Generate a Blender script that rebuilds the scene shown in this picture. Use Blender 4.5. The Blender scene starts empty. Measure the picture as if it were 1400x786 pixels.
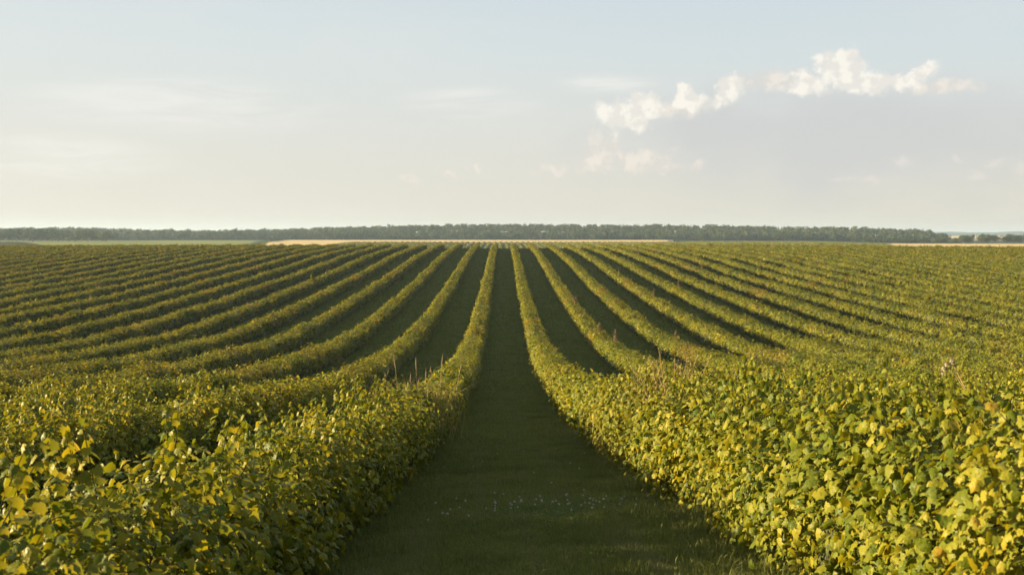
import bpy, math, random
import numpy as np

random.seed(8)
rng = np.random.default_rng(11)
R = math.radians
scene = bpy.context.scene
C = scene.collection

# ------------------------------------------------------------------ camera
EYE = 1.5                      # height of the lens above the grass it stands on (z of the ground there is about 0.1)
CAMX = -0.17
cam_data = bpy.data.cameras.new("camera")
cam_data.sensor_width = 36.0
cam_data.lens = 36.0 * 1550 / 1400
cam_data.shift_x = 12 / 1400
cam_data.shift_y = -71 / 1400
cam_data.clip_start = 0.05
cam_data.clip_end = 30000
cam_data.dof.use_dof = True
cam_data.dof.focus_distance = 15.0
cam_data.dof.aperture_fstop = 5.6
cam = bpy.data.objects.new("camera", cam_data)
C.objects.link(cam)
cam.location = (CAMX, 0, EYE)
cam.rotation_euler = (R(90), 0, 0)
scene.camera = cam

# ------------------------------------------------------------------ light
SUN_EL, SUN_AZ = 8.6, -84.0    # azimuth from +Y (view direction), negative = left
sd = (math.sin(R(SUN_AZ)) * math.cos(R(SUN_EL)), math.cos(R(SUN_AZ)) * math.cos(R(SUN_EL)), math.sin(R(SUN_EL)))
sun_data = bpy.data.lights.new("sun", 'SUN')
sun_data.energy = 5.0
sun_data.angle = R(0.5)
sun_data.color = (1.0, 0.765, 0.43)
sun = bpy.data.objects.new("sun", sun_data)
C.objects.link(sun)
sun.rotation_euler = (R(90 - SUN_EL), 0, math.atan2(sd[1], sd[0]) + R(90))

scene.view_settings.view_transform = 'Standard'
scene.view_settings.look = 'None'
scene.view_settings.gamma = 1.0
scene.view_settings.use_curve_mapping = False
scene.view_settings.exposure = 2.05
scene.cycles.use_denoising = True
scene.cycles.max_bounces = 6
scene.cycles.diffuse_bounces = 3
scene.cycles.glossy_bounces = 2
scene.cycles.transmission_bounces = 4
scene.cycles.volume_bounces = 0
scene.cycles.transparent_max_bounces = 8
scene.cycles.use_adaptive_sampling = True
scene.cycles.adaptive_threshold = 0.02

# ------------------------------------------------------------------ node helper
class NT:
    def __init__(s, tree):
        s.t = tree; s.n = tree.nodes; s.l = tree.links
    def node(s, typ, **kw):
        n = s.n.new(typ)
        for k, v in kw.items(): setattr(n, k, v)
        return n
    def put(s, sock, v):
        if isinstance(v, bpy.types.NodeSocket): s.l.new(v, sock)
        elif v is not None: sock.default_value = v
    def m(s, op, a, b=None, c=None, clamp=False):
        n = s.node('ShaderNodeMath', operation=op); n.use_clamp = clamp
        s.put(n.inputs[0], a); s.put(n.inputs[1], b)
        if c is not None: s.put(n.inputs[2], c)
        return n.outputs[0]
    def mix(s, f, a, b, blend='MIX'):
        n = s.node('ShaderNodeMix', data_type='RGBA', blend_type=blend)
        s.put(n.inputs[0], f); s.put(n.inputs[6], col(a)); s.put(n.inputs[7], col(b))
        return n.outputs[2]
    def ss(s, v, lo, hi, to0=0.0, to1=1.0):
        n = s.node('ShaderNodeMapRange', interpolation_type='SMOOTHSTEP')
        s.put(n.inputs[0], v); s.put(n.inputs[1], lo); s.put(n.inputs[2], hi); s.put(n.inputs[3], to0); s.put(n.inputs[4], to1)
        return n.outputs[0]
    def noise(s, vec, scale, detail=4, rough=0.5, dist=0.0):
        n = s.node('ShaderNodeTexNoise')
        if vec is not None: s.l.new(vec, n.inputs['Vector'])
        n.inputs['Scale'].default_value = scale; n.inputs['Detail'].default_value = detail
        n.inputs['Roughness'].default_value = rough; n.inputs['Distortion'].default_value = dist
        return n.outputs[0]
    def xyz(s, x, y, z):
        n = s.node('ShaderNodeCombineXYZ'); s.put(n.inputs[0], x); s.put(n.inputs[1], y); s.put(n.inputs[2], z)
        return n.outputs[0]
    def sep(s, v):
        n = s.node('ShaderNodeSeparateXYZ'); s.l.new(v, n.inputs[0]); return n.outputs
    def ramp(s, f, stops, interp='LINEAR'):
        n = s.node('ShaderNodeValToRGB'); n.color_ramp.interpolation = interp
        e = n.color_ramp.elements
        while len(e) < len(stops): e.new(0.5)
        for el, (p, c) in zip(e, stops): el.position = p; el.color = (*c, 1)
        s.l.new(f, n.inputs[0]); return n.outputs[0]

def col(c):
    return (*c, 1) if isinstance(c, tuple) and len(c) == 3 else c

# ------------------------------------------------------------------ world: Nishita behind a thin high veil, with clouds, all by direction
world = bpy.data.worlds.new("World"); scene.world = world
world.use_nodes = True
w = NT(world.node_tree); w.n.clear()
out = w.node('ShaderNodeOutputWorld')
sky = w.node('ShaderNodeTexSky', sky_type='NISHITA')
sky.sun_disc = False
sky.sun_elevation = R(SUN_EL); sky.sun_rotation = R(SUN_AZ)
sky.air_density = 1.0; sky.dust_density = 1.0; sky.ozone_density = 1.5
bg1 = w.node('ShaderNodeBackground'); bg1.inputs[1].default_value = 0.05
w.l.new(sky.outputs[0], bg1.inputs[0])
tc = w.node('ShaderNodeTexCoord')
X, Y, Z = w.sep(tc.outputs['Generated'])
DEG = 180 / math.pi
az = w.m('MULTIPLY', w.m('ARCTAN2', X, Y), DEG)
el = w.m('MULTIPLY', w.m('ARCSINE', Z), DEG)
def pix(px, py):               # a direction in the photograph as azimuth and elevation in degrees
    u, v = (px - 688) / 1550, (322 - py) / 1550
    return math.atan(u) * DEG, math.atan(v / math.sqrt(1 + u * u)) * DEG
# pale veil: warm grey at the horizon, pale blue-grey above, brighter toward the sun on the left
veil = w.ramp(w.m('DIVIDE', el, 30.0, clamp=True), [(0.0, (.715, .675, .585)), (.06, (.71, .685, .61)), (.16, (.70, .70, .665)), (.30, (.655, .72, .735)), (.45, (.58, .68, .75)), (1.0, (.50, .57, .64))])
leftness = w.ss(az, 28.0, -40.0)
veil = w.mix(w.m('MULTIPLY', leftness, .55), veil, w.mix(.5, veil, (.92, .88, .77)))
# soft large-scale unevenness, stretched sideways
P = w.xyz(w.m('MULTIPLY', az, .045), w.m('MULTIPLY', el, .16), 0.0)
wis = w.noise(P, 1.3, 5, .55, .6)
veil = w.mix(w.ss(wis, .45, .75, 0, .30), veil, (.80, .775, .72))
# greyish sheet spreading to the right of the cumulus
def blob(cx, cy, rx, ry, a=az, e=el):
    x0, y0 = pix(cx, cy); k = DEG / 1550
    dx = w.m('DIVIDE', w.m('SUBTRACT', a, x0), rx * k); dy = w.m('DIVIDE', w.m('SUBTRACT', e, y0), ry * k)
    return w.m('SUBTRACT', 1.0, w.m('SQRT', w.m('ADD', w.m('MULTIPLY', dx, dx), w.m('MULTIPLY', dy, dy))))
n1 = w.noise(w.xyz(az, w.m('MULTIPLY', el, 2.0), 3.0), .22, 5, .55, .3)
sheet = w.m('MAXIMUM', blob(1190, 195, 460, 105), blob(1000, 180, 200, 62))
sheet = w.ss(w.m('ADD', sheet, w.m('MULTIPLY', w.m('SUBTRACT', n1, .5), .9)), .0, .75)
veil = w.mix(w.m('MULTIPLY', sheet, .75), veil, (.60, .605, .615))
# wisps: thin bright cirrus
n2 = w.noise(w.xyz(w.m('MULTIPLY', az, .12), w.m('MULTIPLY', el, .9), 8.0), 1.1, 6, .6, 1.2)
wf = w.m('MAXIMUM', w.m('MAXIMUM', blob(240, 145, 250, 50), blob(80, 215, 170, 40)), w.m('MAXIMUM', blob(640, 140, 120, 28), blob(830, 115, 90, 18)))
wf = w.m('MULTIPLY', w.ss(wf, .0, .7), w.ss(n2, .28, .74))
veil = w.mix(w.m('MULTIPLY', wf, .7), veil, (.90, .875, .83))
# cumulus: groups of lobes whose outline is broken up by noise
nA = w.node('ShaderNodeTexNoise'); nA.inputs['Scale'].default_value = 1.5; nA.inputs['Detail'].default_value = 6; nA.inputs['Roughness'].default_value = .62
PV = w.xyz(az, el, 1.7); w.l.new(PV, nA.inputs['Vector'])
sx, sy, _ = w.sep(nA.outputs['Color'])
az2 = w.m('ADD', az, w.m('MULTIPLY', w.m('SUBTRACT', sx, .5), 1.15))
el2 = w.m('ADD', el, w.m('MULTIPLY', w.m('SUBTRACT', sy, .5), .95))
def cloud(blobs):
    f = None
    for b in blobs:
        g = blob(*b, a=az2, e=el2)
        f = g if f is None else w.m('MAXIMUM', f, g)
    return f
def puff(scale, seed):
    n = w.node('ShaderNodeTexVoronoi', feature='SMOOTH_F1'); n.inputs['Scale'].default_value = scale; n.inputs['Smoothness'].default_value = .35
    w.l.new(w.xyz(az2, el2, seed), n.inputs['Vector']); return n.outputs['Distance']
bil = w.m('ADD', w.m('MULTIPLY', w.m('SUBTRACT', .45, puff(1.1, 2.0)), .55), w.m('MULTIPLY', w.m('SUBTRACT', .45, puff(2.8, 5.0)), .28))
bil = w.m('ADD', bil, w.m('MULTIPLY', w.m('SUBTRACT', nA.outputs[0], .5), .35))
bright = cloud([(1150, 96, 48, 36), (1106, 115, 38, 20), (1185, 114, 66, 21), (1228, 112, 38, 16), (1262, 99, 22, 17), (1162, 78, 18, 15),
                (1000, 120, 27, 24), (984, 138, 22, 15), (947, 138, 32, 18), (937, 123, 12, 15),
                (848, 160, 38, 34), (884, 142, 30, 22), (870, 158, 34, 28)])
faint = cloud([(1050, 112, 90, 20), (925, 150, 60, 22), (1290, 118, 60, 14), (828, 212, 50, 40), (868, 222, 74, 28), (910, 228, 40, 14), (950, 226, 20, 11), (762, 231, 24, 11), (738, 233, 22, 10),
               (612, 240, 24, 10), (560, 245, 22, 8), (650, 233, 14, 9)])
faint2 = cloud([(1390, 228, 18, 15), (1360, 224, 18, 11), (1238, 222, 24, 9), (1308, 217, 13, 8), (1330, 242, 34, 8), (1180, 246, 60, 8)])
nS = w.noise(w.xyz(w.m('ADD', az, .45), w.m('SUBTRACT', el, .35), 1.7), 1.5, 3, .5)
nT = w.noise(w.xyz(az, el, 1.7), 1.5, 3, .5)
lit = w.ss(w.m('ADD', w.m('SUBTRACT', nT, nS), w.m('MULTIPLY', bil, .25)), -.12, .14)
ccol = w.mix(lit, (.83, .79, .73), (.985, .93, .835))
fcol = w.mix(lit, (.745, .70, .65), (.90, .815, .725))
veil = w.mix(w.m('MULTIPLY', w.ss(w.m('ADD', faint, bil), .05, .75), .80), veil, fcol)
veil = w.mix(w.m('MULTIPLY', w.ss(w.m('ADD', faint2, bil), .05, .9), .38), veil, fcol)
veil = w.mix(w.m('MULTIPLY', w.ss(w.m('ADD', bright, bil), .02, .50), .93), veil, ccol)
bg2 = w.node('ShaderNodeBackground'); w.l.new(veil, bg2.inputs[0]); bg2.inputs[1].default_value = 0.25
ms = w.node('ShaderNodeMixShader')
w.l.new(w.ss(el, 10.0, 60.0, .93, .70), ms.inputs[0]); w.l.new(bg1.outputs[0], ms.inputs[1]); w.l.new(bg2.outputs[0], ms.inputs[2])
w.l.new(ms.outputs[0], out.inputs[0])
world.cycles.sampling_method = 'MANUAL'; world.cycles.sample_map_resolution = 512

# ------------------------------------------------------------------ object helpers
def tag(o, label=None, cat=None, group=None, kind=None):
    if label: o['label'] = label
    if cat: o['category'] = cat
    if group: o['group'] = group
    if kind: o['kind'] = kind
    return o

def empty(name, loc, label, cat, group=None, rz=0):
    o = bpy.data.objects.new(name, None); C.objects.link(o)
    o.location = loc; o.rotation_euler = (0, 0, rz); o.empty_display_size = .2
    return tag(o, label, cat, group)

def mesh_from(name, verts, faces_list, mat, smooth=False):
    """faces_list: list of int arrays (n, k)"""
    me = bpy.data.meshes.new(name)
    verts = np.asarray(verts, dtype=np.float32)
    me.vertices.add(len(verts)); me.vertices.foreach_set('co', verts.ravel())
    loops = np.concatenate([np.asarray(f, dtype=np.int32).ravel() for f in faces_list])
    tot = np.concatenate([np.full(len(f), np.asarray(f).shape[1], dtype=np.int32) for f in faces_list])
    start = np.concatenate([[0], np.cumsum(tot)[:-1]]).astype(np.int32)
    me.loops.add(len(loops)); me.loops.foreach_set('vertex_index', loops)
    me.polygons.add(len(tot)); me.polygons.foreach_set('loop_start', start)
    if smooth: me.polygons.foreach_set('use_smooth', np.ones(len(tot), dtype=bool))
    me.update(calc_edges=True)
    if mat: me.materials.append(mat)
    return me

def obj(name, me, parent=None, loc=(0, 0, 0)):
    o = bpy.data.objects.new(name, me); C.objects.link(o)
    o.location = loc
    if parent: o.parent = parent
    return o

class MB:
    """collects pieces into one mesh"""
    def __init__(s): s.v = []; s.f = {}; s.n = 0
    def add(s, v, *fl):
        v = np.asarray(v, dtype=np.float64)
        for f in fl:
            f = np.asarray(f); s.f.setdefault(f.shape[1], []).append(f + s.n)
        s.v.append(v); s.n += len(v)
    def tube(s, pts, radii, k=5):
        pts = np.asarray(pts, float); n = len(pts)
        d = np.gradient(pts, axis=0); d /= np.linalg.norm(d, axis=1)[:, None] + 1e-9
        up = np.where(np.abs(d[:, 2:3]) > .9, np.array([[1., 0, 0]]), np.array([[0, 0, 1.]]))
        a = np.cross(d, up); a /= np.linalg.norm(a, axis=1)[:, None]; b = np.cross(d, a)
        t = np.arange(k) * 2 * np.pi / k
        r = np.asarray(radii, float)[:, None, None]
        v = pts[:, None, :] + r * (np.cos(t)[None, :, None] * a[:, None, :] + np.sin(t)[None, :, None] * b[:, None, :])
        i = np.arange(n - 1)[:, None] * k; j = np.arange(k)[None, :]; j2 = (j + 1) % k
        q = np.stack([i + j, i + j2, i + k + j2, i + k + j], axis=-1).reshape(-1, 4)
        s.add(v.reshape(-1, 3), q)
    def build(s, name, mat, parent=None, loc=(0, 0, 0), smooth=False):
        me = mesh_from(name, np.concatenate(s.v), [np.concatenate(x) for x in s.f.values()], mat, smooth)
        return obj(name, me, parent, loc)

# ------------------------------------------------------------------ noise and terrain
def vnoise(x, y, seed=0):
    """smooth 2-D value noise in 0..1"""
    xi = np.floor(x).astype(np.int64); yi = np.floor(y).astype(np.int64)
    fx = x - xi; fy = y - yi; fx = fx * fx * (3 - 2 * fx); fy = fy * fy * (3 - 2 * fy)
    def h(a, b):
        n = (a * 374761393 + b * 668265263 + seed * 974634777) & 0x7fffffff
        n = ((n ^ (n >> 13)) * 1274126177) & 0x7fffffff
        return ((n ^ (n >> 16)) & 0xffff) / 65535.0
    return (h(xi, yi) * (1 - fx) + h(xi + 1, yi) * fx) * (1 - fy) + (h(xi, yi + 1) * (1 - fx) + h(xi + 1, yi + 1) * fx) * fy

TAB = np.array([(-80, .9), (-20, 1.15), (0, 1.38), (4.4, 1.83), (7.3, 2.25), (10.8, 2.68), (14.5, 3.18), (18, 3.62), (27.6, 4.70), (36, 5.5), (50, 6.5), (60, 7.0), (73, 7.3),
                (90, 7.12), (103, 6.85), (115, 6.55), (131, 6.1), (149, 5.5), (165, 4.9), (175, 4.55), (203, 3.8), (230, 3.3), (245, 3.1), (262, 3.05), (290, 4.4), (350, 8.0), (450, 9.4),
                (580, 8.3), (720, 6.9), (840, 5.8), (1000, 5.5), (1150, 5.4), (1210, 6.0), (2000, 8.0), (12000, 14.0)])
def hermite(d):
    x, y = TAB[:, 0], TAB[:, 1]
    h = np.diff(x); s = np.diff(y) / h
    m = np.zeros(len(x)); m[1:-1] = (s[:-1] * h[1:] + s[1:] * h[:-1]) / (h[1:] + h[:-1]); m[0] = s[0]; m[-1] = s[-1]
    i = np.clip(np.searchsorted(x, d) - 1, 0, len(h) - 1)
    t = np.clip((d - x[i]) / h[i], 0, 1)
    return ((2*t**3 - 3*t**2 + 1) * y[i] + (t**3 - 2*t**2 + t) * h[i] * m[i] + (-2*t**3 + 3*t**2) * y[i+1] + (t**3 - t**2) * h[i] * m[i+1])
def sstep(v, a, b):
    t = np.clip((v - a) / (b - a), 0, 1); return t * t * (3 - 2 * t)
SKY_X = np.array([-400, 0, 60, 100, 150, 200, 300, 400, 450, 500, 570, 700, 720, 800, 900, 1000, 1100, 1140, 1200, 1240, 1270, 1288, 1300, 1800])
SKY_Y = np.array([313, 313, 312, 312, 313.5, 315, 316, 314, 312, 311, 308.5, 307.5, 307, 309, 308.5, 309.5, 312, 311.5, 313, 313.5, 315.5, 319, 324, 326])
def ground_z(x, d):
    x = np.asarray(x, float); d = np.asarray(d, float)
    e = hermite(d)
    z = EYE - e
    tilt = np.interp(d, [0, 5, 15, 28, 60], [.052, .05, .042, .03, 0.0])
    z = z + tilt * np.clip(x, -3, 3)
    z = z - .12 * sstep(-x, .3, 1.9) * (1 - sstep(d, 8, 20))
    u = x / np.maximum(d, 30)
    # the right part of the field lies a little lower, more so beyond the crest
    z = z - .45 * sstep(u, .15, .45) * sstep(d, 60, 200)
    z = z - .15 * sstep(-u, .2, .45) * sstep(d, 60, 200)
    z = z - 2.0 * sstep(u, .27, .36) * sstep(d, 420, 640)
    # wooded rise behind the fields
    px = 688 + 1550 * np.clip(u, -.8, .8)
    top = (322 - np.interp(px, SKY_X, SKY_Y)) * 1450 / 1550
    ridge = EYE + top - 9.3
    rise = sstep(d, 1190, 1450) * (1 - sstep(d, 1700, 2600))
    z = z + rise * (ridge - z)
    z = z + (vnoise(x / 9, d / 14, 3) - .5) * .10 * sstep(d, 3, 12)
    return z

# ------------------------------------------------------------------ materials
def principled(name):
    m = bpy.data.materials.new(name); m.use_nodes = True
    t = NT(m.node_tree); b = t.n['Principled BSDF']
    return m, t, b

def mat_plain(name, c, rough=.7, var=.25, scale=30):
    m, t, b = principled(name)
    g = t.node('ShaderNodeNewGeometry')
    n = t.noise(g.outputs['Position'], scale, 3)
    t.l.new(t.mix(n, tuple(x * (1 - var) for x in c), tuple(x * (1 + var) for x in c)), b.inputs['Base Color'])
    b.inputs['Roughness'].default_value = rough
    return m

def mat_leaf(name, stops, tint_scale=.25, transl=.38, rough=.45, tboost=(1.6, 1.45, .7), patch=.5, spec=.22):
    """leaves: colour per leaf, drifting along the row; part of the light passes through"""
    m, t, b = principled(name)
    g = t.node('ShaderNodeNewGeometry')
    n1 = t.noise(g.outputs['Position'], tint_scale, 3, .6)
    n2 = t.noise(g.outputs['Position'], tint_scale * 7, 2, .5)
    r = g.outputs['Random Per Island']
    f = t.m('ADD', t.m('MULTIPLY', r, 1 - patch * .5), t.m('MULTIPLY', t.m('SUBTRACT', t.m('ADD', n1, n2), .78), patch), clamp=True)
    c = t.ramp(f, stops)
    # blotches on the blade
    nb = t.noise(g.outputs['Position'], 55, 2, .6)
    c = t.mix(t.ss(nb, .62, .72, 0, .35), c, (.16, .10, .025))
    if name == 'grass_blade':       # worn and mown streaks along the lane, greyer patches
        x_, y_, z_ = t.sep(g.outputs['Position'])
        ns = t.noise(t.xyz(t.m('MULTIPLY', x_, 2.6), t.m('MULTIPLY', y_, .18), 0.0), 1.0, 3, .6)
        c = t.mix(t.ss(ns, .50, .68, 0, .5), c, (.17, .17, .085))
        c = t.mix(t.ss(t.noise(g.outputs['Position'], .8, 3, .6), .52, .70, 0, .45), c, (.055, .085, .02))
    if name == 'currant_leaf':      # stretches where the leaves have begun to turn
        nr = t.noise(g.outputs['Position'], .09, 4, .65)
        c = t.mix(t.ss(nr, .52, .70, 0, .38), c, t.mix(r, (.17, .10, .022), (.27, .15, .03)))
    t.l.new(c, b.inputs['Base Color'])
    b.inputs['Roughness'].default_value = rough
    b.inputs['Specular IOR Level'].default_value = spec
    if name == 'currant_leaf':
        bp = t.node('ShaderNodeBump'); bp.inputs['Strength'].default_value = .9; bp.inputs['Distance'].default_value = .006
        t.l.new(t.noise(g.outputs['Position'], 60, 1, .5), bp.inputs['Height']); t.l.new(bp.outputs[0], b.inputs['Normal'])
    tr = t.node('ShaderNodeBsdfTranslucent')
    t.l.new(t.mix(1.0, c, tboost, 'MULTIPLY'), tr.inputs[0])
    mx = t.node('ShaderNodeMixShader'); mx.inputs[0].default_value = transl
    t.l.new(b.outputs[0], mx.inputs[1]); t.l.new(tr.outputs[0], mx.inputs[2])
    t.l.new(mx.outputs[0], t.n['Material Output'].inputs[0])
    return m

M = {}
STOPS = [(0.0, (.040, .068, .008)), (.30, (.088, .116, .010)), (.66, (.178, .180, .015)), (.91, (.255, .225, .021)), (.965, (.33, .23, .03)), (1.0, (.34, .14, .035))]
M['leaf'] = mat_leaf('currant_leaf', STOPS, patch=.8, transl=.32, tboost=(1.75, 1.45, .5), spec=.14)
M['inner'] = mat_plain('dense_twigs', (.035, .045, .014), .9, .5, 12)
M['cane'] = mat_plain('brown_cane', (.10, .065, .035), .8, .4, 40)

def mat_ground():
    m, t, b = principled('mown_grass')
    g = t.node('ShaderNodeNewGeometry'); P = g.outputs['Position']
    x, y, z = t.sep(P)
    a = t.noise(P, 1.2, 5, .6); f = t.noise(P, 14, 4, .65)
    stripe = t.noise(t.xyz(t.m('MULTIPLY', x, 2.2), t.m('MULTIPLY', y, .03), 0.0), 1.0, 3, .5)
    c = t.mix(a, (.075, .098, .028), (.125, .150, .045))
    c = t.mix(t.ss(f, .35, .7), c, (.12, .135, .045))
    c = t.mix(t.ss(stripe, .45, .65, 0, .45), c, (.055, .080, .024))
    far = t.noise(P, .012, 3, .5)
    c = t.mix(t.ss(y, 300, 420), c, t.mix(far, (.09, .13, .03), (.17, .17, .05)))
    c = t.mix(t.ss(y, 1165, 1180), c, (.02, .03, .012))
    t.l.new(c, b.inputs['Base Color']); b.inputs['Roughness'].default_value = 1.0; b.inputs['Specular IOR Level'].default_value = 0.0
    bp = t.node('ShaderNodeBump'); bp.inputs['Strength'].default_value = .8; bp.inputs['Distance'].default_value = .05
    t.l.new(t.noise(P, 25, 3, .7), bp.inputs['Height']); t.l.new(bp.outputs[0], b.inputs['Normal'])
    return m
M['ground'] = mat_ground()

def mat_crop(name, c0, c1, sc=.03, fine=1.5):
    m, t, b = principled(name)
    g = t.node('ShaderNodeNewGeometry'); P = g.outputs['Position']
    x, y, z = t.sep(P)
    a = t.noise(t.xyz(x, t.m('MULTIPLY', y, .3), z), sc, 4, .6); f = t.noise(P, fine, 3, .6)
    c = t.mix(t.m('MULTIPLY', t.m('ADD', a, f), .5), c0, c1)
    t.l.new(c, b.inputs['Base Color']); b.inputs['Roughness'].default_value = .9; b.inputs['Specular IOR Level'].default_value = .1
    bp = t.node('ShaderNodeBump'); bp.inputs['Strength'].default_value = .8; bp.inputs['Distance'].default_value = .3
    t.l.new(f, bp.inputs['Height']); t.l.new(bp.outputs[0], b.inputs['Normal'])
    return m
M['wheat'] = mat_crop('ripe_grain', (.50, .36, .15), (.74, .56, .27))
M['green_crop'] = mat_crop('green_crop', (.13, .17, .04), (.24, .25, .06))
M['bank'] = mat_crop('rough_bank', (.03, .045, .02), (.07, .075, .03))
M['hill'] = mat_crop('wooded_hill', (.02, .035, .02), (.05, .07, .035), .006, .05)

# ------------------------------------------------------------------ ground
def grid_sheet(name, xs, ys, zf, mat, smooth=True):
    Xg, Yg = np.meshgrid(xs, ys)
    Zg = zf(Xg, Yg)
    v = np.stack([Xg, Yg, Zg], -1).reshape(-1, 3)
    nx = len(xs); i = np.arange(len(ys) - 1)[:, None] * nx; j = np.arange(nx - 1)[None, :]
    q = np.stack([i + j, i + j + 1, i + nx + j + 1, i + nx + j], -1).reshape(-1, 4)
    return obj(name, mesh_from(name, v, [q], mat, smooth))
gx = np.sign(np.linspace(-1, 1, 181)) * (np.abs(np.linspace(-1, 1, 181)) ** 2.6) * 5000
ys = np.concatenate([np.linspace(-80, 0, 9)[:-1], np.linspace(0, 100, 101)[:-1], np.linspace(100, 300, 68)[:-1], np.linspace(300, 1800, 96)[:-1], np.geomspace(1800, 12000, 30)])
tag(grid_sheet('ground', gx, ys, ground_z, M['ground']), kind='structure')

def wedge_sheet(name, d0, d1, ua, ub, h, mat, nd=26, nu=60):
    """a crop standing h high on the ground between distances d0..d1; ua, ub give its side edges (x/d) at each distance"""
    ds = np.linspace(d0, d1, nd); t = np.linspace(0, 1, nu)
    rows = []
    for d in ds:
        a, b_ = ua(d) * d, ub(d) * d
        x = a + (b_ - a) * t
        z = ground_z(x, np.full(nu, d)) + h
        if d in (ds[0], ds[-1]): pass
        rows.append(np.stack([x, np.full(nu, d), z], -1))
    V = np.stack(rows)
    base = V.copy(); base[..., 2] -= h + .3
    v = np.concatenate([V.reshape(-1, 3), base.reshape(-1, 3)])
    n = nd * nu
    idx = np.arange(n).reshape(nd, nu)
    q = np.stack([idx[:-1, :-1], idx[:-1, 1:], idx[1:, 1:], idx[1:, :-1]], -1).reshape(-1, 4)
    def side(e): return np.stack([e[:-1], e[:-1] + n, e[1:] + n, e[1:]], -1)
    faces = [q, side(idx[0]), side(idx[-1]), side(idx[:, 0]), side(idx[:, -1])]
    return obj(name, mesh_from(name, v, [np.concatenate(faces)], mat))
tag(wedge_sheet('grain_field', 852, 1165, lambda d: np.interp(d, [852, 1165], [-.205, -.190]), lambda d: .150, .8, M['wheat']), kind='structure')
tag(wedge_sheet('grain_field', 600, 846, lambda d: np.interp(d, [600, 846], [-.215, -.207]), lambda d: -.128, .8, M['wheat']), kind='structure')
tag(wedge_sheet('grain_field', 560, 985, lambda d: .338, lambda d: .62, .8, M['wheat']), kind='structure')
tag(wedge_sheet('green_crop_field', 560, 1165, lambda d: -.62, lambda d: np.interp(d, [560, 1165], [-.226, -.206]), .45, M['green_crop']), kind='structure')

# low grassy bank with a dry top at the far left
def bank_z(X_, Y_):
    g = ground_z(X_, Y_)
    u = X_ / Y_
    k = sstep(-u, .385, .43) * sstep(Y_, 690, 700) * (1 - sstep(Y_, 716, 740))
    return g - .5 + 3.6 * k
tag(grid_sheet('grassy_bank', np.linspace(-460, -262, 60), np.linspace(684, 745, 30), bank_z, M['bank']), kind='structure')

# distant blue hills far to the right
def hill_z(X_, Y_):
    u = X_ / Y_
    prof = np.interp(688 + 1550 * u, [1180, 1230, 1280, 1300, 1330, 1370, 1395, 1430, 1500, 1700], [-30, 8, 17, 18, 15.5, 17, 21, 17, 19, 12])
    k = np.sin(np.clip((Y_ - 4700) / 1400, 0, 1) * math.pi)
    return -14 + (prof + 14 + (vnoise(X_ / 60, Y_ / 200, 9) - .5) * 4) * k
tag(grid_sheet('hills', np.linspace(1400, 4300, 160), np.linspace(4700, 6100, 24), hill_z, M['hill']), kind='structure')
# pale stubble slope seen through the gap in the trees
def stub_z(X_, Y_):
    return ground_z(X_, Y_) + 1.0 + 10.5 * sstep(Y_, 2300, 2900)
tag(grid_sheet('stubble_field', np.linspace(860, 1300, 30), np.linspace(2300, 2900, 20), stub_z, M['wheat']), kind='structure')

# ------------------------------------------------------------------ leaves
def leaf_template(level):
    if level == 2:      # lobed blade
        half = [(-.24, -.10), (-.52, .08), (-.42, .35), (-.51, .60), (-.25, .70)]
        mid = [(0, 0), (0, .48), (0, 1.02)]
        v = mid + half + [(-x, y) for x, y in half]
        B, Mi, T = 0, 1, 2
        f = []
        for o, flip in ((3, False), (8, True)):
            tr = [(B, o, o+1), (B, o+1, o+2), (B, o+2, Mi), (Mi, o+2, o+3), (Mi, o+3, o+4), (Mi, o+4, T)]
            f += [t_[::-1] if flip else t_ for t_ in tr]
        v = np.array([(x, y - .1, -.42 * abs(x) - .34 * y * y) for x, y in v])
        return v, np.array(f)
    if level == 1:
        v = [(0, 0), (0, 1.0), (-.50, .12), (-.46, .60), (.50, .12), (.46, .60)]
        v = np.array([(x, y - .1, -.25 * abs(x) - .28 * y * y) for x, y in v])
        return v, np.array([(0, 2, 3), (0, 3, 1), (0, 5, 4), (0, 1, 5)])
    v = np.array([(0, -.05, 0), (-.48, .42, -.08), (0, .95, -.22), (.48, .42, -.08)])
    return v, np.array([(0, 3, 2, 1)])

def place_leaves(mb, pos, nrm, tip, size, level):
    T, F = leaf_template(level)
    n = len(pos)
    nrm = nrm / (np.linalg.norm(nrm, axis=1)[:, None] + 1e-9)
    tip = tip - (tip * nrm).sum(1)[:, None] * nrm
    tip /= np.linalg.norm(tip, axis=1)[:, None] + 1e-9
    side = np.cross(tip, nrm)
    s = size[:, None, None]
    sx = (size * rng.uniform(.8, 1.15, n))[:, None, None]
    curl = rng.uniform(.4, 2.0, n)[:, None, None]
    v = pos[:, None, :] + sx * T[None, :, 0:1] * side[:, None, :] + s * T[None, :, 1:2] * tip[:, None, :] + s * curl * T[None, :, 2:3] * nrm[:, None, :]
    f = (F[None] + (np.arange(n) * len(T))[:, None, None]).reshape(-1, F.shape[1])
    mb.add(v.reshape(-1, 3), f)

W0, H0 = .66, 1.10
def row_wh(X0, y):
    """local half-width and height of a row: bushes about a metre apart, some gaps and surges"""
    s = int(abs(X0) * 10) + (7 if X0 < 0 else 0)
    a = vnoise(y / 1.1, y * 0 + X0, s) - .5
    b = vnoise(y / 5.0, y * 0 + X0, s + 1) - .5
    c = vnoise(y / .45, y * 0 + X0, s + 2) - .5
    H = H0 * np.interp(y, [4, 14], [.90 if X0 < 0 else .93, 1.0]) * (1 + np.interp(y, [20, 60], [.34, .12]) * a + .14 * b + .08 * c)
    W = W0 * np.interp(y, [2.5, 4, 12, 60, 120], [.70, .88, 1.0, .95, .85]) * (1 + .22 * (vnoise(y / 1.3, y * 0 + X0, s + 3) - .5) + .16 * b)
    return W, H

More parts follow.
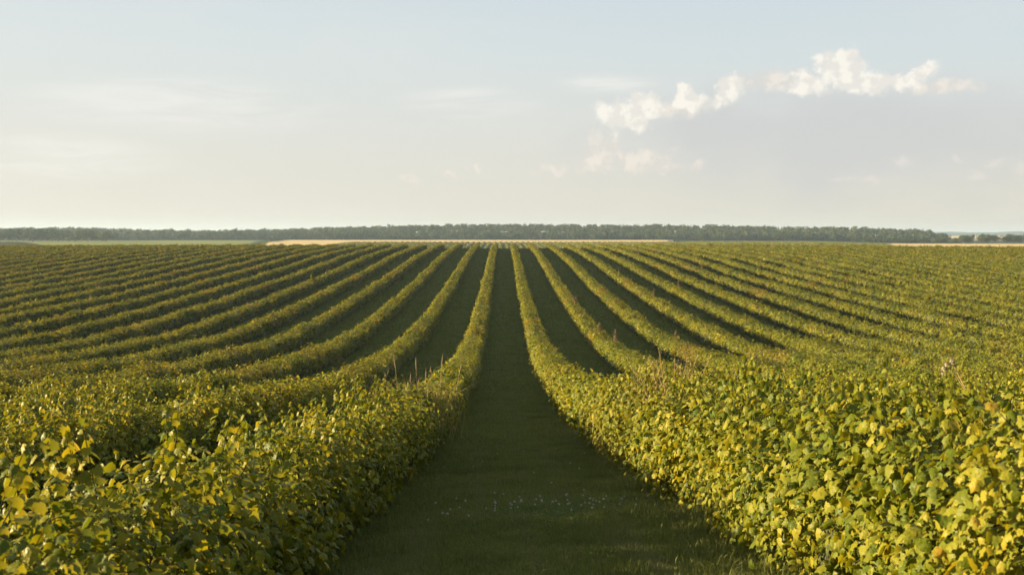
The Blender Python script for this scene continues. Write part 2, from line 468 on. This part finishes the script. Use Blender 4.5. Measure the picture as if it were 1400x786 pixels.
def cluster_leaves(mb, X0, ya, yb, per_m, size, level, per_cl=8, spread=.20):
    n_cl = int((yb - ya) * per_m / per_cl)
    if n_cl < 1: return
    y = rng.uniform(ya, yb, n_cl)
    W, H = row_wh(X0, y)
    ph = rng.uniform(0, math.pi, n_cl)
    skirt = rng.random(n_cl) < .30
    zc = .45 * H
    cx, sx = np.cos(ph), np.sin(ph)
    x = W * np.sign(cx) * np.abs(cx) ** .8
    z = zc + (H - zc) * np.abs(sx) ** .8
    ox, oz = cx * .9, sx
    zs = rng.uniform(.10, .55, n_cl); sg = np.where(rng.random(n_cl) < .5, -1., 1.)
    x = np.where(skirt, sg * W * (.68 + .55 * zs), x); z = np.where(skirt, zs * H, z)
    ox = np.where(skirt, sg, ox); oz = np.where(skirt, .15, oz)
    # lumps
    bump = (vnoise(y / .38 + X0 * 3, ph * 2.2 + np.where(skirt, 9, 0), 21) - .5) * .26 + rng.normal(0, .035, n_cl)
    x = x + ox * bump; z = z + oz * bump
    shoot = (rng.random(n_cl) < .07) & (~skirt) & (sx > .5)
    z = z + np.where(shoot, rng.uniform(.06, .22, n_cl), 0)
    depth = rng.random(n_cl) ** 1.5 * np.interp(y, [10, 40], [.40, .22])        # some clusters sit deeper inside
    x = x - ox * depth; z = np.maximum(z - oz * depth, .06)
    dirv = np.stack([ox * .6 + rng.normal(0, .25, n_cl), rng.normal(0, .3, n_cl), oz * .8 + .5 + np.zeros(n_cl)], -1)
    dirv /= np.linalg.norm(dirv, axis=1)[:, None]
    base = np.stack([X0 + x, y, z + ground_z(X0 + x, y)], -1)
    k = per_cl
    t = rng.random((n_cl, k)) * spread
    p = base[:, None, :] - dirv[:, None, :] * t[..., None] + rng.normal(0, .22 * spread + .014, (n_cl, k, 3))
    outw = np.stack([ox, np.zeros(n_cl), oz], -1)
    out_ = outw[:, None, :] * .8 + np.array([0, 0, .45]) + rng.normal(0, .55 if level else .36, (n_cl, k, 3))
    tip = np.array([0, 0, -.85]) + outw[:, None, :] * .6 + rng.normal(0, .45, (n_cl, k, 3))
    sz = size * np.clip(rng.normal(1, .24, (n_cl, k)), .45, 1.4)
    place_leaves(mb, p.reshape(-1, 3), out_.reshape(-1, 3), tip.reshape(-1, 3), sz.ravel(), level)

LOD = [(-6, 5, 4000, .041, 2), (5, 10, 2900, .048, 2), (10, 20, 2200, .055, 2), (20, 40, 1450, .072, 1), (40, 70, 1000, .088, 0), (70, 120, 620, .115, 0), (120, 180, 380, .145, 0), (180, 258, 230, .185, 0)]
Y_END = 257.0
def fill_row(mb, X0, y0, y1):
    for a, b, n, s, lv in LOD:
        a = max(a, y0); b = min(b, y1)
        if b <= a: continue
        if lv == 2 and abs(X0) > 8: lv = 1
        # outside the photograph's frame but near it: fewer leaves
        ye = abs(X0) / .47
        if abs(X0) < 4: ye = min(3.0, ye)
        if a < ye:
            m_ = min(b, ye); cluster_leaves(mb, X0, a, m_, n * .55, s * 1.25, min(lv, 1))
            a = m_
        if b > a: cluster_leaves(mb, X0, a, b, n, s, lv)

def shoots(ml, ms_, X0, y0, y1, per_m):
    """young upright shoots above the row, each with drooping leaves round its tip"""
    n = int((y1 - y0) * per_m)
    P_, N_, T_, S_ = [], [], [], []
    for _ in range(n):
        yb = random.uniform(y0, y1); W, H = row_wh(X0, np.array([yb])); W, H = float(W[0]), float(H[0])
        a = random.uniform(-.75, .75); xb = X0 + a * W
        top = H * (1 - .3 * a * a) + random.uniform(0, .15) + .26 * float(vnoise(np.array([yb / .8]), np.array([X0]), 77)[0]); L = .38
        lx, ly = a * .12 + random.gauss(0, .05), random.gauss(0, .06)
        g = float(ground_z(xb, yb))
        p0 = np.array([xb - lx, yb - ly, g + top - L]); p1 = np.array([xb + lx, yb + ly, g + top])
        ms_.tube([p0, (p0 + p1) / 2 + [0, 0, .01], p1], [.0035, .003, .002], 4)
        m_ = random.randint(10, 16); th = random.uniform(0, 6.28)
        for q in range(m_):
            t = 1 - (q / m_) ** 1.1 * .95; th += 2.4
            o = np.array([math.cos(th), math.sin(th), 0.]); sz = .030 + .026 * min(1, (1 - t) * 2.2 + .25) * random.uniform(.7, 1.15)
            P_.append(p0 + (p1 - p0) * t + o * (.012 + .035 * (1 - t)) + [0, 0, .012]); N_.append(o * .75 + [0, 0, .8] + rng.normal(0, .25, 3))
            T_.append(o * .8 + [0, 0, -.75 + .5 * t] + rng.normal(0, .2, 3)); S_.append(sz)
    place_leaves(ml, np.array(P_), np.array(N_), np.array(T_), np.array(S_), 2)

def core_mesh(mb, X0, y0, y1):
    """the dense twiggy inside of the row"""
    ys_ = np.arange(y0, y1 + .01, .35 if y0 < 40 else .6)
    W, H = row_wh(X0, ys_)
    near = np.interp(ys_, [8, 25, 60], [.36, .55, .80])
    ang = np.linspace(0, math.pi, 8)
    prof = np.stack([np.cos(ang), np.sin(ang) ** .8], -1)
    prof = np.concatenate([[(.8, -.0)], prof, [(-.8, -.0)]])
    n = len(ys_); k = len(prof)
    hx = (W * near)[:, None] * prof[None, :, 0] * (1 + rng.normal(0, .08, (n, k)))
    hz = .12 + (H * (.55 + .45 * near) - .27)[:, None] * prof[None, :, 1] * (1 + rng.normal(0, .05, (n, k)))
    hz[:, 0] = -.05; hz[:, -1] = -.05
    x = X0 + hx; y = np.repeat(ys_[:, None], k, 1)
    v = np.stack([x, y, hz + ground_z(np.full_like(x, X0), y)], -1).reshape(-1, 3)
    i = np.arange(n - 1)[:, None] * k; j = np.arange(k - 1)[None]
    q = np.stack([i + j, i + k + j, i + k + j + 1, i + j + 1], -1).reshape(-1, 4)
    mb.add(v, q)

def canes(mb, X0, y0, y1, per_m=9):
    n = int((y1 - y0) * per_m)
    for _ in range(n):
        yb = random.uniform(y0, y1); xb = X0 + random.gauss(0, .09)
        W, H = row_wh(X0, np.array([yb])); H = float(H[0]); W = float(W[0])
        a = random.uniform(-1, 1)
        tipx = X0 + a * W * .95; tipz = H * (1.0 - .35 * a * a) + random.uniform(-.12, .08)
        ty = yb + random.gauss(0, .22)
        p = []
        for t in (0, .35, .7, 1):
            p.append((xb + (tipx - xb) * t ** 1.3, yb + (ty - yb) * t, float(ground_z(xb, yb)) - .02 + tipz * t ** .9))
        mb.tube(p, [.007, .006, .0045, .0025], 4)

ORD = ['first', 'second', 'third', 'fourth', 'fifth', 'sixth', 'seventh', 'eighth', 'ninth', 'tenth', 'eleventh', 'twelfth', 'thirteenth', 'fourteenth', 'fifteenth', 'sixteenth', 'seventeenth',
       'eighteenth', 'nineteenth', 'twentieth', 'twenty-first', 'twenty-second', 'twenty-third', 'twenty-fourth', 'twenty-fifth', 'twenty-sixth', 'twenty-seventh', 'twenty-eighth', 'twenty-ninth', 'thirtieth',
       'thirty-first', 'thirty-second', 'thirty-third', 'thirty-fourth', 'thirty-fifth', 'thirty-sixth', 'thirty-seventh', 'thirty-eighth', 'thirty-ninth', 'fortieth',
       'forty-first', 'forty-second', 'forty-third', 'forty-fourth', 'forty-fifth', 'forty-sixth', 'forty-seventh', 'forty-eighth', 'forty-ninth', 'fiftieth']
def ordinal(i):
    if i < len(ORD): return ORD[i]
    return '%dth' % (i + 1)
for side in (-1, 1):
    for k in range(30):
        X0 = side * (2 + 4 * k)
        y0 = max(3.5 if side > 0 else -4.0, (abs(X0) - 7) / .47)
        if y0 > Y_END - 3: continue
        word = 'left' if side < 0 else 'right'
        if k == 0:
            lab = ('shaded leafy currant hedge bordering the mown grass path on its left' if side < 0 else
                   'sunlit leafy currant hedge bordering the mown grass path on its right')
        else:
            lab = 'currant hedge row, %s to the %s of the central grass path' % (ordinal(k), word)
        root = empty('hedge_row', (X0, max(y0, 0), float(ground_z(X0, max(y0, 0)))), lab, 'hedge', 'currant hedge rows of the near field')
        off = -np.array(root.location)
        mb = MB(); fill_row(mb, X0, y0, Y_END + random.uniform(-.6, .6)); mc = MB()
        if k < 3: shoots(mb, mc, X0, max(y0, 3), (18, 26, 30)[k], (8, 6, 5)[k])
        mb.build('foliage', M['leaf'], root, off)
        if k < 3: canes(mc, X0, y0, 24)
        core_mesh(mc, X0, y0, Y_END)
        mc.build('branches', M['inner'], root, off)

# second block of rows beyond the crest, short bands on the next rise
for i, k in enumerate(range(-28, 74)):
    X0 = 2.0 + 4 * k
    if X0 > 275: break
    mb = MB()
    n = 1500; y = rng.uniform(598, 838, n); ph = rng.uniform(0, math.pi, n)
    px_ = X0 + .75 * np.cos(ph) + rng.normal(0, .08, n); pz = .35 + .85 * np.sin(ph) + rng.normal(0, .08, n)
    g = ground_z(px_, y)
    nrm = np.stack([np.cos(ph), np.zeros(n), np.sin(ph) + .3], -1) + rng.normal(0, .4, (n, 3))
    place_leaves(mb, np.stack([px_, y, pz + g], -1), nrm, rng.normal(0, 1, (n, 3)), np.full(n, .85), 0)
    yy = np.arange(598, 838.1, 4.0); ang = np.linspace(0, math.pi, 6)
    xx = X0 + .66 * np.cos(ang)[None] + 0 * yy[:, None]; zz = ground_z(xx, yy[:, None] + 0 * xx) + .05 + .95 * np.sin(ang)[None]
    v = np.stack([xx, yy[:, None] + 0 * xx, zz], -1).reshape(-1, 3)
    ii = np.arange(len(yy) - 1)[:, None] * 6; jj = np.arange(5)[None]
    mb.add(v, np.stack([ii + jj, ii + jj + 1, ii + 7 + jj, ii + 6 + jj], -1).reshape(-1, 4))
    o = mb.build('hedge_row', M['leaf'])
    tag(o, 'short distant hedge row in the second block beyond the crest', 'hedge', 'distant hedge rows of the second block')

# ------------------------------------------------------------------ grass blades on the central path
def blades(mb, n, xa, xb, ya, yb, h0, h1, wd, lean=.5, dens=None):
    x = rng.uniform(xa, xb, n); y = rng.uniform(ya, yb, n)
    if dens is not None:
        keep = rng.random(n) < dens(x, y); x, y = x[keep], y[keep]; n = len(x)
    z = ground_z(x, y)
    h = rng.uniform(h0, h1, n) * (.55 + .9 * vnoise(x / .35, y / .35, 31))
    a = rng.uniform(0, 2 * math.pi, n); dx, dy = np.cos(a), np.sin(a)
    l = rng.uniform(.1, 1, n) * lean
    wv = wd * rng.uniform(.7, 1.3, n)
    b = rng.uniform(0, 2 * math.pi, n); px_, py_ = np.cos(b) * wv, np.sin(b) * wv
    p0 = np.stack([x - px_, y - py_, z - .005], -1); p1 = np.stack([x + px_, y + py_, z - .005], -1)
    m1 = np.stack([x + dx * l * h * .35 + px_ * .7, y + dy * l * h * .35 + py_ * .7, z + h * .6], -1)
    m0 = np.stack([x + dx * l * h * .35 - px_ * .7, y + dy * l * h * .35 - py_ * .7, z + h * .6], -1)
    tp = np.stack([x + dx * l * h, y + dy * l * h, z + h * (1 - .35 * l)], -1)
    v = np.stack([p0, p1, m1, m0, tp], 1).reshape(-1, 3)
    i = np.arange(n)[:, None] * 5
    mb.add(v, i + np.array([[0, 1, 2, 3]]), i + np.array([[3, 2, 4]]))
GR = [(0.0, (.085, .112, .026)), (.4, (.135, .160, .044)), (.75, (.165, .18, .055)), (.93, (.20, .20, .07)), (1.0, (.30, .26, .13))]
M['grass'] = mat_leaf('grass_blade', GR, 1.2, .25, .6, (1.3, 1.25, .7), 1.15, .12)
mb = MB()
blades(mb, 95000, -1.75, 1.75, 5.5, 12, .035, .085, .0022, .9)
blades(mb, 75000, -1.75, 1.75, 12, 22, .04, .09, .0032, .9)
blades(mb, 50000, -1.7, 1.7, 22, 45, .045, .10, .006, .9)
edge = lambda x, y: np.clip((np.abs(x) - 1.0) / .6, 0, 1) * (.3 + vnoise(x * 0, y / .8, 5))
blades(mb, 26000, -1.9, 1.9, 5, 18, .06, .17, .003, .9, edge)
tuft = lambda x, y: sstep(vnoise(x / .5, y / .7, 44), .62, .85)
blades(mb, 60000, -1.6, 1.6, 6, 24, .06, .15, .0028, 1.1, tuft)
for ka in range(-9, 10):                      # the alleys between the rows, coarser with distance
    xa = 4 * ka
    ya = max(45 if ka == 0 else 20, (abs(xa) - 4) / .46)
    for y_a, y_b, dn, h_a, h_b, wv in ((20, 45, 420, .05, .11, .008), (45, 90, 150, .07, .14, .018), (90, 160, 55, .09, .17, .038), (160, 256, 22, .11, .2, .07)):
        y_a = max(y_a, ya)
        if y_b <= y_a or (y_b <= 45 and abs(ka) > 3): continue
        blades(mb, int((y_b - y_a) * 2.9 * dn), xa - 1.45, xa + 1.45, y_a, y_b, h_a, h_b, wv, .9)
tag(mb.build('grass', M['grass']), 'short dark green grass blades on the mown path', 'grass', kind='stuff')

# ------------------------------------------------------------------ clover in the path
M['petal'] = mat_plain('clover_petal', (.40, .38, .32), .8, .15, 200)
M['stem'] = mat_plain('green_stem', (.07, .12, .03), .7, .3, 60)
M['clover_leaf'] = mat_leaf('clover_leaf', [(0, (.05, .10, .02)), (1, (.09, .14, .03))], 2, .2, .6, (1.2, 1.3, .6), .3)
def clover_proto():
    hb = MB()
    # a globe of small upright florets
    for i in range(46):
        t = (i + .5) / 46; ph = math.acos(1 - 1.6 * t); th = i * 2.39996
        d = np.array([math.sin(ph) * math.cos(th), math.sin(ph) * math.sin(th), math.cos(ph)])
        c = d * .0085; s_ = .0032
        u = np.cross(d, [.3, .2, .9]); u /= np.linalg.norm(u); v_ = np.cross(d, u)
        hb.add([c - u * s_ * .6, c - v_ * s_ * .6, c + u * s_ * .6, c + v_ * s_ * .6, c + d * s_ * 1.6], np.array([[0, 1, 4], [1, 2, 4], [2, 3, 4], [3, 0, 4]]))
    head = mesh_from('flower_head', np.concatenate(hb.v), [np.concatenate(x) for x in hb.f.values()], M['petal'])
    sb = MB(); sb.tube([(.012, 0, 0), (.004, 0, .04), (0, 0, .083)], [.0011, .001, .0009], 4)
    stem = mesh_from('stem', np.concatenate(sb.v), [np.concatenate(x) for x in sb.f.values()], M['stem'])
    return head, stem
c_head, c_stem = clover_proto()
spots = []
for i in range(46): spots.append((float(np.clip(random.gauss(.50, .42), -.25, 1.3)), random.gauss(11.35, .42)))
for i in range(12): spots.append((random.uniform(-.95, -.2), random.gauss(11.2, .6)))
for i in range(14): spots.append((random.uniform(-1.1, 1.2), random.uniform(8.6, 20)))
for x, y in spots:
    o = empty('clover_flower', (x, y, float(ground_z(x, y)) + .02), 'small white clover flower head standing in the shaded mown grass path', 'flower', 'white clover flowers in the grass path', random.uniform(0, 6.28))
    sc = random.uniform(.7, 1.15); o.scale = (sc, sc, random.uniform(.8, 1.2))
    h_ = obj('flower_head', c_head, o, (0, 0, .088)); obj('stem', c_stem, o)
mb = MB()
n = 5200
x = rng.normal(.5, .55, n); y = rng.normal(11.4, .65, n); z = ground_z(x, y) + rng.uniform(.015, .06, n)
place_leaves(mb, np.stack([x, y, z], -1), np.array([0, 0, 1]) + rng.normal(0, .35, (n, 3)), rng.normal(0, 1, (n, 3)), np.full(n, .016), 0)
tag(mb.build('clover_leaves', M['clover_leaf']), 'ground cover of small clover leaves around the white flowers', 'ground cover', kind='stuff')

# ------------------------------------------------------------------ tall weeds rising out of the rows
M['dry'] = mat_plain('dry_stalk', (.27, .19, .09), .85, .3, 50)
M['rust'] = mat_plain('rusty_seed', (.17, .115, .06), .9, .4, 60)
M['straw'] = mat_plain('pale_seed_head', (.36, .25, .14), .9, .2, 80)
M['fluff'] = mat_plain('white_fluff', (.48, .40, .34), .9, .1, 60)
def spot_on_row(X0, y):
    return float(ground_z(X0, y))

# clump of tall grass with seed heads on the left hedge
tx, ty = -1.95, 21.4
root = empty('tall_grass_clump', (tx, ty, spot_on_row(tx, ty)), 'tall dry grass clump with pale seed spikes sticking out of the left hedge', 'grass clump')
for dx, hgt, lean in [(-.95, 1.42, -.10), (-.62, 1.62, .22), (-.40, 1.55, -.05), (-.16, 1.88, -.12), (-.02, 1.55, .05), (.16, 1.84, -.03), (.30, 1.62, .02), (.43, 1.66, -.02), (.55, 1.90, .08), (.80, 1.74, .18), (-.02, 1.45, .2), (.3, 1.4, -.25)]:
    b_ = MB(); p = [(dx, 0, .2), (dx + lean * .25, 0, hgt * .5), (dx + lean * .8, .02, hgt * .86)]
    b_.tube(p, [.004, .0035, .003], 4)
    st = b_.build('stalk', M['dry'], root)
    b_ = MB(); a0 = np.array([dx + lean * .8, .02, hgt * .86]); a1 = np.array([dx + lean * 1.1, .02, hgt])
    b_.tube([a0, a0 * .7 + a1 * .3, a0 * .3 + a1 * .7, a1], [.003, .007, .0065, .002], 6)
    b_.build('seed_head', M['straw'], st)
b_ = MB()
for i in range(420):
    x0 = random.gauss(0, .42); l = random.uniform(.75, 1.5); an = random.gauss(0, .5); an2 = random.gauss(0, .4)
    wv = .0035
    p0 = np.array([x0, random.gauss(0, .12), .3]); p1 = p0 + np.array([an * .3, an2 * .3, l * .6]); p2 = p0 + np.array([an * .8, an2 * .7, l * .78]); 
    s_ = np.array([wv, wv * random.uniform(-1, 1), 0])
    b_.add([p0 - s_, p0 + s_, p1 + s_, p1 - s_, p2], np.array([[0, 1, 2, 3]]), np.array([[3, 2, 4]]))
b_.build('blades', mat_leaf('tall_grass_blade', [(0, (.12, .14, .03)), (.5, (.28, .24, .07)), (1, (.40, .28, .11))], 2, .3, .7, (1.2, 1.1, .7), .3), root)

def stalk_weed(kind, X0, y, h, label, cat, dx=0.0, lean=0.0):
    gz = spot_on_row(X0 + dx, y)
    root = empty(kind, (X0 + dx, y, gz), label, cat)
    r = random.Random(int(X0 * 31 + y * 7)); 
    if kind == 'dock_plant':
        b_ = MB(); b_.tube([(0, 0, .1), (lean * .5, 0, h * .55), (lean, 0, h * .97)], [.011, .009, .005], 5); b_.build('stem', M['dry'], root)
        b_ = MB()
        for s in range(3 + r.randrange(3)):        # side branches packed with seed
            a = r.uniform(-.13, .13) if s else 0; zt = h * (1 if not s else r.uniform(.82, .97))
            nb_ = 240; t = rng.random(nb_)
            cx_ = lean * .8 + a * t; cz = h * .60 + (zt - h * .60) * t
            rad = .05 * (1 - .6 * t)
            pos = np.stack([cx_ + rng.normal(0, 1, nb_) * rad, rng.normal(0, 1, nb_) * rad, cz], -1)
            place_leaves(b_, pos, rng.normal(0, 1, (nb_, 3)), rng.normal(0, 1, (nb_, 3)), np.full(nb_, .03), 0)
        b_.build('seed_head', M['rust'], root)
    else:                                           # dried bushy weed: many thin forking stems
        b_ = MB(); s2 = MB()
        for s in range(11):
            a = r.gauss(0, .2); a2 = r.gauss(0, .22); zt = h * r.uniform(.75, 1)
            b_.tube([(0, 0, .1), (a * .35 + lean * .4, a2 * .35, zt * .55), (a + lean, a2, zt)], [.007, .005, .0025], 4)
            for q in range(5):
                t = r.uniform(.55, .95); bx_, by_ = a * t * t + lean * t, a2 * t * t
                b_.tube([(bx_, by_, zt * t), (bx_ + r.gauss(0, .07), by_ + r.gauss(0, .07), zt * t + r.uniform(.05, .16))], [.003, .0015], 3)
            nb_ = 36; t = rng.uniform(.6, 1, nb_)
            pos = np.stack([a * t * t + lean * t + rng.normal(0, .05, nb_), a2 * t * t + rng.normal(0, .05, nb_), zt * t + rng.normal(0, .03, nb_)], -1)
            place_leaves(s2, pos, rng.normal(0, 1, (nb_, 3)), rng.normal(0, 1, (nb_, 3)), np.full(nb_, .014), 0)
        b_.build('stems', M['dry'], root); s2.build('seed_heads', M['straw'] if kind == 'dry_weed' else M['rust'], root)
    return root

def at_px(px, X0):            # distance along a row at which it passes a direction, used once to note the plants' places below
    return (X0 - CAMX) * 1550 / (px - 688)
WEEDS = [('dock_plant', 1, 787, 1.75, 'brown dock seed spike beside the second hedge right of the path'),
         ('dock_plant', 1, 819, 1.55, 'leafy brown dock between two others on the second hedge right of the path'),
         ('dock_plant', 1, 841, 1.75, 'bushy rust brown dock nearest on the second hedge right of the path'),
         ('dock_plant', 3, 846, 1.85, 'lone upright brown dock spike on the fourth hedge right of the path'),
         ('dock_plant', 4, 859, 1.7, 'rusty dock far along the fifth hedge right of the path'),
         ('dock_plant', 5, 873, 1.8, 'slim far dock spike on the sixth hedge right of the path'),
         ('dock_plant', 4, 928, 1.75, 'thin dock spike on the fifth hedge right of the path'),
         ('dock_plant', 3, 894, 1.6, 'short dock spike on the fourth hedge right of the path'),
         ('dock_plant', 6, 960, 1.75, 'brown dock spike on the seventh hedge right of the path'),
         ('dock_plant', 7, 952, 1.75, 'distant dock spike on the eighth hedge right of the path'),
         ('dock_plant', 2, 924, 1.45, 'low rusty dock on the third hedge right of the path'),
         ('dry_weed', 0, 919, 1.72, 'tall pale dried weed with thin stems above the right hedge'),
         ('dry_weed', 1, 1010, 1.45, 'dry pinkish weed among the leaves behind the right hedge'),
         ('dry_weed', 1, 1050, 1.45, 'small dry straw coloured weed furthest right behind the right hedge'),
         ('dry_weed', 2, 1024, 1.4, 'dried weed thicket in the third hedge right of the path')]
for kd, k, px, h, lab in WEEDS:
    X0 = 2 + 4 * k; stalk_weed(kd, X0, at_px(px, X0), h + (.2 if kd == 'dock_plant' else 0), lab, 'weed')
for kd, k, px, h, lab in [('dock_plant', 5, 447, 1.75, 'upright brown dock spike on the sixth hedge left of the path'),
         ('dry_weed', 9, 123, 1.6, 'pale dry weed tuft far left on the tenth hedge left of the path'),
         ('dry_weed', 5, 339, 1.5, 'dried weed stem tuft low on the sixth hedge left of the path'),
         ('rusty_weed', 0, 631, 1.25, 'rust coloured dead leaves tuft on the hedge left of the path'),
         ('rusty_weed', 5, 374, 1.4, 'rusty brown dead weed on the sixth hedge left of the path'),
         ('dry_weed', 10, 134, 1.7, 'pale straw weed tuft on the eleventh hedge left of the path'),
         ('dry_weed', 9, 346, 1.7, 'pale tuft of dry weed near the crest on the tenth hedge left of the path')]:
    X0 = -2 - 4 * k; stalk_weed(kd, X0, at_px(px, X0), h, lab, 'weed')

# thistle gone to seed leaning out of the right-hand rows
hx, hy = 5.22, 13.6
root = empty('thistle', (hx + .35, hy, spot_on_row(hx, hy)), 'leaning thistle with white fluffy seed heads at the far right of the hedges', 'thistle')
b_ = MB(); b_.tube([(0, 0, .3), (-.12, 0, .95), (-.36, 0, 1.42)], [.009, .007, .004], 5)
b_.tube([(-.15, 0, 1.0), (-.30, .03, 1.25), (-.45, .03, 1.33)], [.005, .004, .003], 4); b_.build('stem', M['straw'], root)
for c_, s_ in [((-.36, 0, 1.43), .024), ((-.42, .02, 1.38), .02), ((-.45, .03, 1.33), .022), ((-.34, .01, 1.39), .018), ((-.47, 0, 1.27), .016)]:
    b_ = MB(); n = 160; d = rng.normal(0, 1, (n, 3)); d /= np.linalg.norm(d, axis=1)[:, None]
    place_leaves(b_, np.array(c_) + d * s_ * rng.uniform(.3, 1, (n, 1)), rng.normal(0, 1, (n, 3)), d, np.full(n, s_ * .45), 0)
    b_.build('seed_head', M['fluff'], root)

# young leafy sapling standing out of the hedge on the left
sx_, k_ = 427, 5
X0 = -2 - 4 * k_; sy_ = at_px(sx_, X0)
root = empty('sapling', (X0, sy_, spot_on_row(X0, sy_)), 'bright green leafy sapling standing above the sixth hedge left of the path', 'sapling')
b_ = MB(); n = 900; t = rng.random(n) ** .7
rad = .42 * (1.1 - t)
th = rng.uniform(0, 6.28, n)
place_leaves(b_, np.stack([np.cos(th) * rad * rng.uniform(.3, 1, n), np.sin(th) * rad, .8 + t * 1.0], -1), rng.normal(0, .7, (n, 3)) + [0, 0, 1], rng.normal(0, 1, (n, 3)), np.full(n, .10), 0)
b_.build('foliage', M['leaf'], root)
b_ = MB(); b_.tube([(0, 0, 0), (.02, 0, 1), (0, 0, 1.6)], [.02, .014, .006], 5); b_.build('stem', M['cane'], root)

# ------------------------------------------------------------------ woodland
TS = [(0.0, (.020, .034, .017)), (.4, (.042, .062, .026)), (.75, (.088, .105, .042)), (1.0, (.15, .145, .06))]
M['tree'] = mat_leaf('woodland_leaf', TS, .09, .15, .8, (1.2, 1.2, .7), 1.3, .05)
M['bark'] = mat_plain('grey_bark', (.10, .08, .06), .9, .3, 2)
def crown_arrays(nq, qs, seed, tall=1.0):
    """unit-height broadleaf crown: overlapping billows of leaf clumps; returns verts, faces"""
    r = np.random.default_rng(seed)
    nb_ = 9
    bc = np.stack([r.normal(0, .17, nb_), r.normal(0, .17, nb_), r.uniform(.38, .82, nb_)], -1); bc[0] = (0, 0, .62)
    br = r.uniform(.15, .25, nb_); br[0] = .30
    i = r.integers(0, nb_, nq)
    d = r.normal(0, 1, (nq, 3)); d[:, 2] += .25; d /= np.linalg.norm(d, axis=1)[:, None]
    p = bc[i] + d * br[i][:, None] * r.uniform(.75, 1.05, (nq, 1))
    p[:, 2] = np.clip(p[:, 2], .05, 1.0)
    nrm = d + r.normal(0, .28, (nq, 3)); nrm /= np.linalg.norm(nrm, axis=1)[:, None]
    u = np.cross(nrm, r.normal(0, 1, (nq, 3))); u /= np.linalg.norm(u, axis=1)[:, None]; v = np.cross(nrm, u)
    s = qs * r.uniform(.6, 1.3, (nq, 1))
    V = np.stack([p - u * s, p - v * s * .8 + nrm * s * .2, p + u * s, p + v * s * .8 + nrm * s * .2], 1).reshape(-1, 3)
    return V, (np.arange(nq)[:, None] * 4 + np.arange(4)[None])
tree_meshes = []
for s in range(8):
    V, F = crown_arrays(620, .038, 100 + s)
    crown = mesh_from('crown', V, [F], M['tree'])
    b_ = MB(); b_.tube([(0, 0, -.05), (.005, 0, .25), (.0, .01, .55)], [.022, .016, .008], 6)
    for a in range(4):
        an = a * 1.7 + s
        b_.tube([(0, 0, .22 + .06 * a), (.10 * math.cos(an), .10 * math.sin(an), .42 + .05 * a), (.20 * math.cos(an), .20 * math.sin(an), .56 + .06 * a)], [.010, .007, .003], 4)
    trunk = mesh_from('trunk', np.concatenate(b_.v), [np.concatenate(x) for x in b_.f.values()], M['bark'])
    tree_meshes.append((crown, trunk))
def tree(x, y, h, wd, label, group):
    cr, tk = random.choice(tree_meshes)
    o = empty('tree', (x, y, float(ground_z(x, y)) - .1), label, 'tree', group, random.uniform(0, 6.28))
    o.scale = (wd, wd, h)
    obj('crown', cr, o); obj('trunk', tk, o)
# darker near wood at the left end
for i in range(60):
    px = random.uniform(-60, 152); d = random.uniform(930, 1060) + (0 if px < 110 else -20)
    if 128 < px: h = random.uniform(8.5, 11)
    else: h = random.uniform(10, 13)
    x = (px - 688) / 1550 * d
    tree(x, d, h * (.8 if d < 960 else 1), random.uniform(12, 17), 'dark rounded tree in the nearer wood at the left end of the horizon', 'trees of the nearer left wood')
# right-hand line of trees before the grain field
for i in range(64):
    px = random.uniform(1285, 1480) if i < 46 else random.uniform(1180, 1290); d = random.uniform(992, 1040)
    tpx = np.interp(px, [1180, 1285, 1300, 1316, 1340, 1400, 1480], [325, 325, 326, 321, 319.5, 318, 317])
    h = (334 - tpx) * d / 1550 * random.uniform(.82, 1.04)
    tree((px - 688) / 1550 * d, d, h, random.uniform(9, 14), 'broadleaf tree in the tree line behind the right grain field', 'trees lining the right grain field')
# front edge of the long wood
for i in range(120):
    px = random.uniform(150, 1200); d = random.uniform(1185, 1215)
    tree((px - 688) / 1550 * d, d, random.uniform(6, 12), random.uniform(9, 15), 'tree on the front edge of the long wood behind the fields', 'trees on the front edge of the long wood')
# the long wood itself
Vs, Fs, nv = [], [], 0
protos = [crown_arrays(130, .07, 300 + s) for s in range(10)]
for i in range(2900):
    d = 1205 + 290 * random.random() ** .9 if i < 2300 else random.uniform(1440, 1500)
    px = random.uniform(-150, 1296)
    x = (px - 688) / 1550 * d
    h = random.uniform(6.5, 12) * (1.1 if random.random() < .1 else 1); wd = random.uniform(8, 16)
    if px > 1225: h *= .93
    V, F = protos[i % 10]
    a = random.uniform(0, 6.28); ca, sa = math.cos(a), math.sin(a)
    Q = np.stack([(V[:, 0] * ca - V[:, 1] * sa) * wd + x, (V[:, 0] * sa + V[:, 1] * ca) * wd + d, V[:, 2] * h + float(ground_z(x, d))], -1)
    Vs.append(Q); Fs.append(F + nv); nv += len(Q)
o = obj('woodland', mesh_from('woodland', np.concatenate(Vs), [np.concatenate(Fs)], M['tree']))
tag(o, 'long hazy grey-green wood covering the rise along the horizon', 'woodland', kind='stuff')

# ------------------------------------------------------------------ haze
HAZE = 1.3e-4
bpy.ops.mesh.primitive_cube_add(size=1)
hz = bpy.context.object; hz.name = 'haze'
z0, z1 = -16.0, 34.0
hz.scale = (13000, 14000, z1 - z0); hz.location = (0, 6500, (z0 + z1) / 2)
m = bpy.data.materials.new('haze'); m.use_nodes = True; t = NT(m.node_tree); t.n.clear()
o_ = t.node('ShaderNodeOutputMaterial'); v = t.node('ShaderNodeVolumePrincipled')
v.inputs['Color'].default_value = (.52, .70, .92, 1); v.inputs['Density'].default_value = HAZE; v.inputs['Anisotropy'].default_value = .2
t.l.new(v.outputs[0], o_.inputs['Volume']); hz.data.materials.append(m)
tag(hz, 'thin pale evening haze over the fields', 'haze', kind='stuff')
